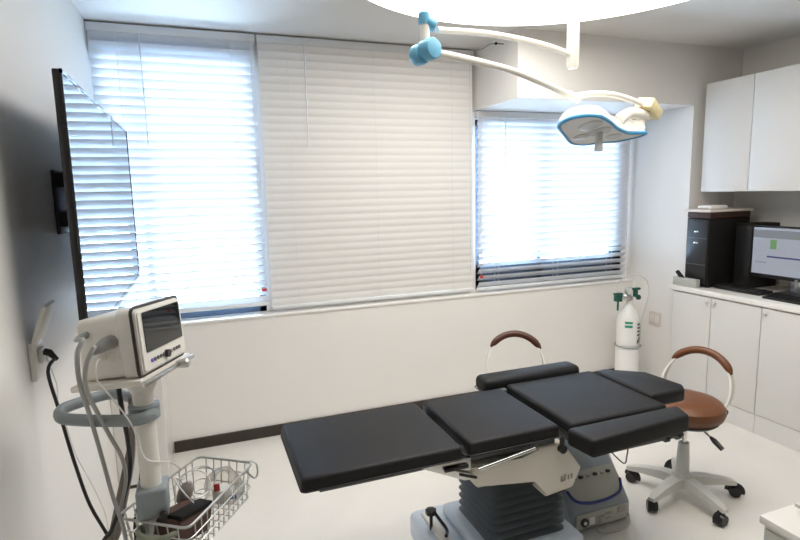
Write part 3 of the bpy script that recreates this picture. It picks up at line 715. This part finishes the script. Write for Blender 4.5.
# outlet on the pier
t = thing('wall_outlet', 'pale double outlet on the pier wall right of the gas cylinder', 'wall outlet', (PX, 3.50, .52))
b = B(); box(b, (PX-.010, 3.44, .51), (PX, 3.56, .63), .004); obj('plate', b, PINKG, t)
b = B(); box(b, (PX-.014, 3.455, .54), (PX-.009, 3.495, .60), .003); obj('socket_face', b, CREAM, t)
b = B(); box(b, (PX-.014, 3.505, .54), (PX-.009, 3.545, .60), .003); obj('socket_face', b, CREAM, t)

# ------------------------------------------------------------ cabinets along the right wall
CX = 3.475
ys = [3.212, 2.845, 2.465, 2.085, 1.705]
zb_, zt_ = .135, .885
def cabinet(name, label, ya, yb, doors, handles, x0, z0, z1, cat, plinth=True, extra=0):
    t = thing(name, label, cat, ((x0+XR)/2, (ya+yb)/2, 0 if plinth else z0))
    b = B(); box(b, (x0+.020, yb+.0015, z0), (XR-.001, ya-.0015, z1))
    obj('body', b, WHITE, t)
    if plinth:
        b = B(); box(b, (x0+.006, yb+.0015, 0), (XR-.004, ya-.0015, z0)); obj('plinth', b, WHITE, t)
    for (a, c), (hy, hz) in zip(doors, handles):
        b = B(); box(b, (x0, c+.0025, z0+.004), (x0+.0195, a-.0025, z1-.004), .002); d = obj('door', b, WHITE, t)
        if hz:
            b = B(); cyl(b, (x0, hy, hz), (x0-.012, hy, hz), .006, seg=10); lathe(b, [(.008, -.007), (.011, -.004), (.011, .004), (.007, .007)], (x0-.016, hy, hz), 14, Matrix.Rotation(R(90), 3, 'Y')); obj('knob', b, STEEL, d)
    return t
cabinet('base_cabinet', 'white base cabinet with two small knobs nearest the gas cylinder', 3.205, ys[2], [(3.185, ys[1]), (ys[1], ys[2])], [(ys[1]+.028, .845), (ys[1]-.032, .845)], CX, zb_, zt_, 'cabinet')
cabinet('base_cabinet', 'white base cabinet below the computer screen at the right picture edge', ys[2], ys[4], [(ys[2], ys[3]), (ys[3], ys[4])], [(ys[2]-.032, .845), (ys[4]+.03, .845)], CX, zb_, zt_, 'cabinet')
b = B(); box(b, (CX-.015, 1.68, .892), (XR-.004, 3.216, .93), .004); tag(obj('countertop', b, CTOP), 'pale stone countertop over the white base cabinets', 'countertop')
UX = 3.675; u = [3.16, 2.775, 2.39, 2.0]
t = cabinet('upper_cabinet', 'white two-door wall cabinet hung above the computer', u[0], u[2], [(u[0], u[1]), (u[1], u[2])], [(0, 0), (0, 0)], UX, 1.645, 2.455, 'cabinet', False)
# ------------------------------------------------------------ things on the counter
t = thing('computer_tower', 'black computer tower with pale board on top at the end of the counter', 'computer', (3.74, 3.04, .93))
b = B(); box(b, (3.545, 2.95, .945), (3.96, 3.15, 1.45), .006); obj('case', b, PCD, t)
b = B(); box(b, (3.545, 2.95, 1.452), (3.96, 3.15, 1.498), .004); obj('top_band', b, PCB, t)
b = B(); box(b, (3.537, 2.96, .955), (3.545, 3.14, 1.44), .003); fc = obj('front_panel', b, BLACKP, t)
for z in (1.345, 1.26):
    b = B(); box(b, (3.532, 3.035, z), (3.538, 3.075, z+.012), .002); o = obj('drive_button', b, CHROME, fc)
b = B(); box(b, (3.535, 2.965, 1.10), (3.5375, 3.135, 1.105)); box(b, (3.535, 2.965, 1.30), (3.5375, 3.135, 1.304)); obj('seam', b, GREYD, fc)
for (x, y) in ((3.58, 2.97), (3.58, 3.13), (3.93, 2.97), (3.93, 3.13)):
    b = B(); cyl(b, (x, y, .93), (x, y, .946), .012, seg=10); obj('foot', b, BLACKP, t)
b = B(); box(b, (3.525, 2.935, 1.498), (3.975, 3.165, 1.515), .003); tag(obj('shelf_board', b, PINKW), 'pale pinkish board lying on top of the black computer tower', 'board')
t = thing('router', 'small white rounded router on the board above the computer tower', 'router', (3.68, 3.05, 1.515))
b = B(); box(b, (3.58, 2.98, 1.517), (3.76, 3.10, 1.545), .012, 3); obj('case', b, SILL, t)
b = B(); box(b, (3.5785, 3.0, 1.524), (3.5805, 3.08, 1.530)); obj('light_strip', b, GREYM, t)
t = thing('speaker_box', 'black box standing between the computer tower and the screen', 'speaker', (3.9, 2.87, .93))
b = B(); box(b, (3.80, 2.80, .93), (4.08, 2.94, 1.41), .006); obj('case', b, PCD, t)
b = B(); box(b, (3.795, 2.81, .95), (3.801, 2.93, 1.39), .002); obj('grille', b, BLACKP, t)
# screen
t = thing('computer_monitor', 'black desktop computer monitor with lit screen on the counter', 'computer screen', (3.80, 2.49, .93))
my0, my1, mz0, mz1, mx = 2.12, 2.775, 1.035, 1.405, 3.755
b = B(); box(b, (mx, my0, mz0), (mx+.035, my1, mz1), .005); obj('case', b, BLACKP, t)
def screenmat():
    M = bpy.data.materials.new('lit_screen'); M.use_nodes = True
    nt = M.node_tree; nt.nodes.clear()
    o = nt.nodes.new('ShaderNodeOutputMaterial'); e = nt.nodes.new('ShaderNodeEmission')
    e.inputs[0].default_value = (.42, .45, .52, 1); e.inputs[1].default_value = .5
    g = nt.nodes.new('ShaderNodeBsdfGlossy'); g.inputs['Roughness'].default_value = .25; g.inputs[0].default_value = (.06, .06, .06, 1)
    ad = nt.nodes.new('ShaderNodeAddShader'); nt.links.new(e.outputs[0], ad.inputs[0]); nt.links.new(g.outputs[0], ad.inputs[1]); nt.links.new(ad.outputs[0], o.inputs[0])
    return M
b = B(); box(b, (mx-.002, my0+.014, mz0+.028), (mx, my1-.014, mz1-.014)); sc = obj('screen', b, screenmat(), t)
W_, H_ = my1-my0-.028, mz1-mz0-.042
def spatch(name, u0, v0, u1, v1, mt):
    y1_ = my1-.014-W_*u0; y0_ = my1-.014-W_*u1; z1_ = mz1-.014-H_*v0; z0_ = mz1-.014-H_*v1
    b = B(); box(b, (mx-.003, y0_, z0_), (mx-.002, y1_, z1_)); return obj(name, b, mt, sc)
spatch('header_bar', 0, .05, 1, .22, emit('scr_grey', (.30, .32, .36), .5))
spatch('green_icon', .20, .25, .27, .45, emit('scr_green', (.20, .36, .17), .55)); spatch('green_icon', .60, .22, .74, .34, MATS['scr_green'])
spatch('text_line', .17, .60, .58, .635, emit('scr_navy', (.06, .07, .16), .8)); spatch('text_line', .04, .74, .17, .76, MATS['scr_grey'])
spatch('header_line', .42, .20, .95, .215, MATS['scr_green'])
b = B(); box(b, (mx+.03, 2.40, .95), (mx+.055, 2.50, 1.20), .006); cyl(b, (mx-.004, 2.44, .99), (mx-.004, 2.44, 1.05), .009, seg=10); obj('stand_neck', b, STEEL, t)
b = B(); box(b, (mx-.07, 2.33, .93), (mx+.12, 2.57, .948), .006); obj('stand_foot', b, BLACKP, t)
# keyboards and box
def keyboard(label, x0, x1, y0, y1, zr=0):
    t = thing('keyboard', label, 'keyboard', ((x0+x1)/2, (y0+y1)/2, .93))
    b = B(); prism(b, [(x0, y0, .93), (x1, y0, .93), (x1, y0, .958), (x0, y0, .944)], (0, y1-y0, 0), .003); kb = obj('case', b, BLACKP, t)
    b = B(); nx, ny = 4, 13
    for i in range(nx):
        for j in range(ny):
            a = x0+.012+(x1-x0-.024)*i/nx; c = y0+.01+(y1-y0-.02)*j/ny; z = .944+.014*((a-x0)/(x1-x0))
            box(b, (a+.001, c+.001, z), (a+(x1-x0-.024)/nx-.002, c+(y1-y0-.02)/ny-.002, z+.006))
    k = obj('keys', b, PCD, t)
    return t
keyboard('black keyboard lying in front of the computer screen', 3.545, 3.68, 2.06, 2.52)
b = B(); box(b, (3.60, 2.58, .93), (3.74, 2.93, .955), .006); box(b, (3.58, 2.60, .955), (3.70, 2.92, .962), .002)
tag(obj('black_slab', b, BLACKP), 'flat black slab lying on the counter beside the tower', 'tray')  # flat black slab filling the dark strip between tower and screen
t = thing('card_box', 'small pale grey open box at the counter end before the tower', 'box', (3.56, 3.06, .93))
b = B(); box(b, (3.475, 2.985, .93), (3.521, 3.195, .993), .003); obj('case', b, KHAKI, t)
b = B(); prism(b, [(3.49, 3.10, .985), (3.49, 3.17, 1.045), (3.49, 3.19, 1.03), (3.49, 3.15, .985)], (.016, 0, 0), .001); o = obj('dark_card', b, BLACKP, t)

# ------------------------------------------------------------ white trolley at the lower right
t = thing('instrument_trolley', 'white trolley corner at the lower right of the floor', 'trolley', (2.09, 1.02, 0))
tz = .50; tx0, tx1, tyy0, tyy1 = 1.85, 2.33, .76, 1.265
b = B(); box(b, (tx0, tyy0, tz-.03), (tx1, tyy1, tz), .004); obj('top', b, TROLLEY, t)
b = B(); box(b, (tx0+.012, tyy0+.012, .10), (tx1-.012, tyy1-.012, tz-.03), .004); obj('body', b, TROLLEY, t)
for k in range(3):
    b = B(); box(b, (tx0+.004, tyy0+.02, .11+.118*k), (tx0+.012, tyy1-.02, .22+.118*k), .002); d = obj('drawer', b, TROLLEY_SHADE, t)
    b = B(); tube(b, [(tx0+.004, 1.08, .19+.118*k), (tx0-.012, 1.08, .19+.118*k), (tx0-.012, .95, .19+.118*k), (tx0+.004, .95, .19+.118*k)], .004, 8); obj('drawer_handle', b, STEEL, d)
for (x, y) in ((tx0+.06, tyy0+.06), (tx0+.06, tyy1-.06), (tx1-.06, tyy0+.06), (tx1-.06, tyy1-.06)):
    b = B(); cyl(b, (x-.012, y, .0275), (x+.012, y, .0275), .0275); cyl(b, (x, y, .03), (x, y, .102), .007, seg=8); obj('caster', b, BLACKP, t)
t = thing('steel_tray', 'grey lidded box on the white trolley at the lower right edge', 'box', (2.15, 1.1, tz))
b = B(); box(b, (1.995, .93, tz), (2.25, 1.215, tz+.022), .004); obj('tray', b, GREYM, t)
b = B(); box(b, (1.98, .92, tz+.022), (2.26, 1.23, tz+.038), .004); obj('lid', b, CHAIRP, t)
b = B(); box(b, (2.09, 1.06, tz+.038), (2.17, 1.16, tz+.055), .006); obj('lid_knob', b, GREYM, t)

# ------------------------------------------------------------ light
w = bpy.data.worlds.new('daylight'); S.world = w; w.use_nodes = True
bg = w.node_tree.nodes['Background']; bg.inputs[0].default_value = (.66, .83, 1.0, 1); bg.inputs[1].default_value = 34.0

for o in bpy.data.objects:
    if '_o' in o: del o['_o']
S.view_settings.view_transform = 'Standard'; S.view_settings.look = 'None'; S.view_settings.gamma = 1
S.view_settings.use_curve_mapping = False; S.view_settings.exposure = 0.5
c = S.cycles
c.use_denoising = True; c.max_bounces = 10; c.diffuse_bounces = 6; c.glossy_bounces = 4; c.transparent_max_bounces = 16; c.transmission_bounces = 6
c.sample_clamp_indirect = 8; c.caustics_reflective = False; c.caustics_refractive = False
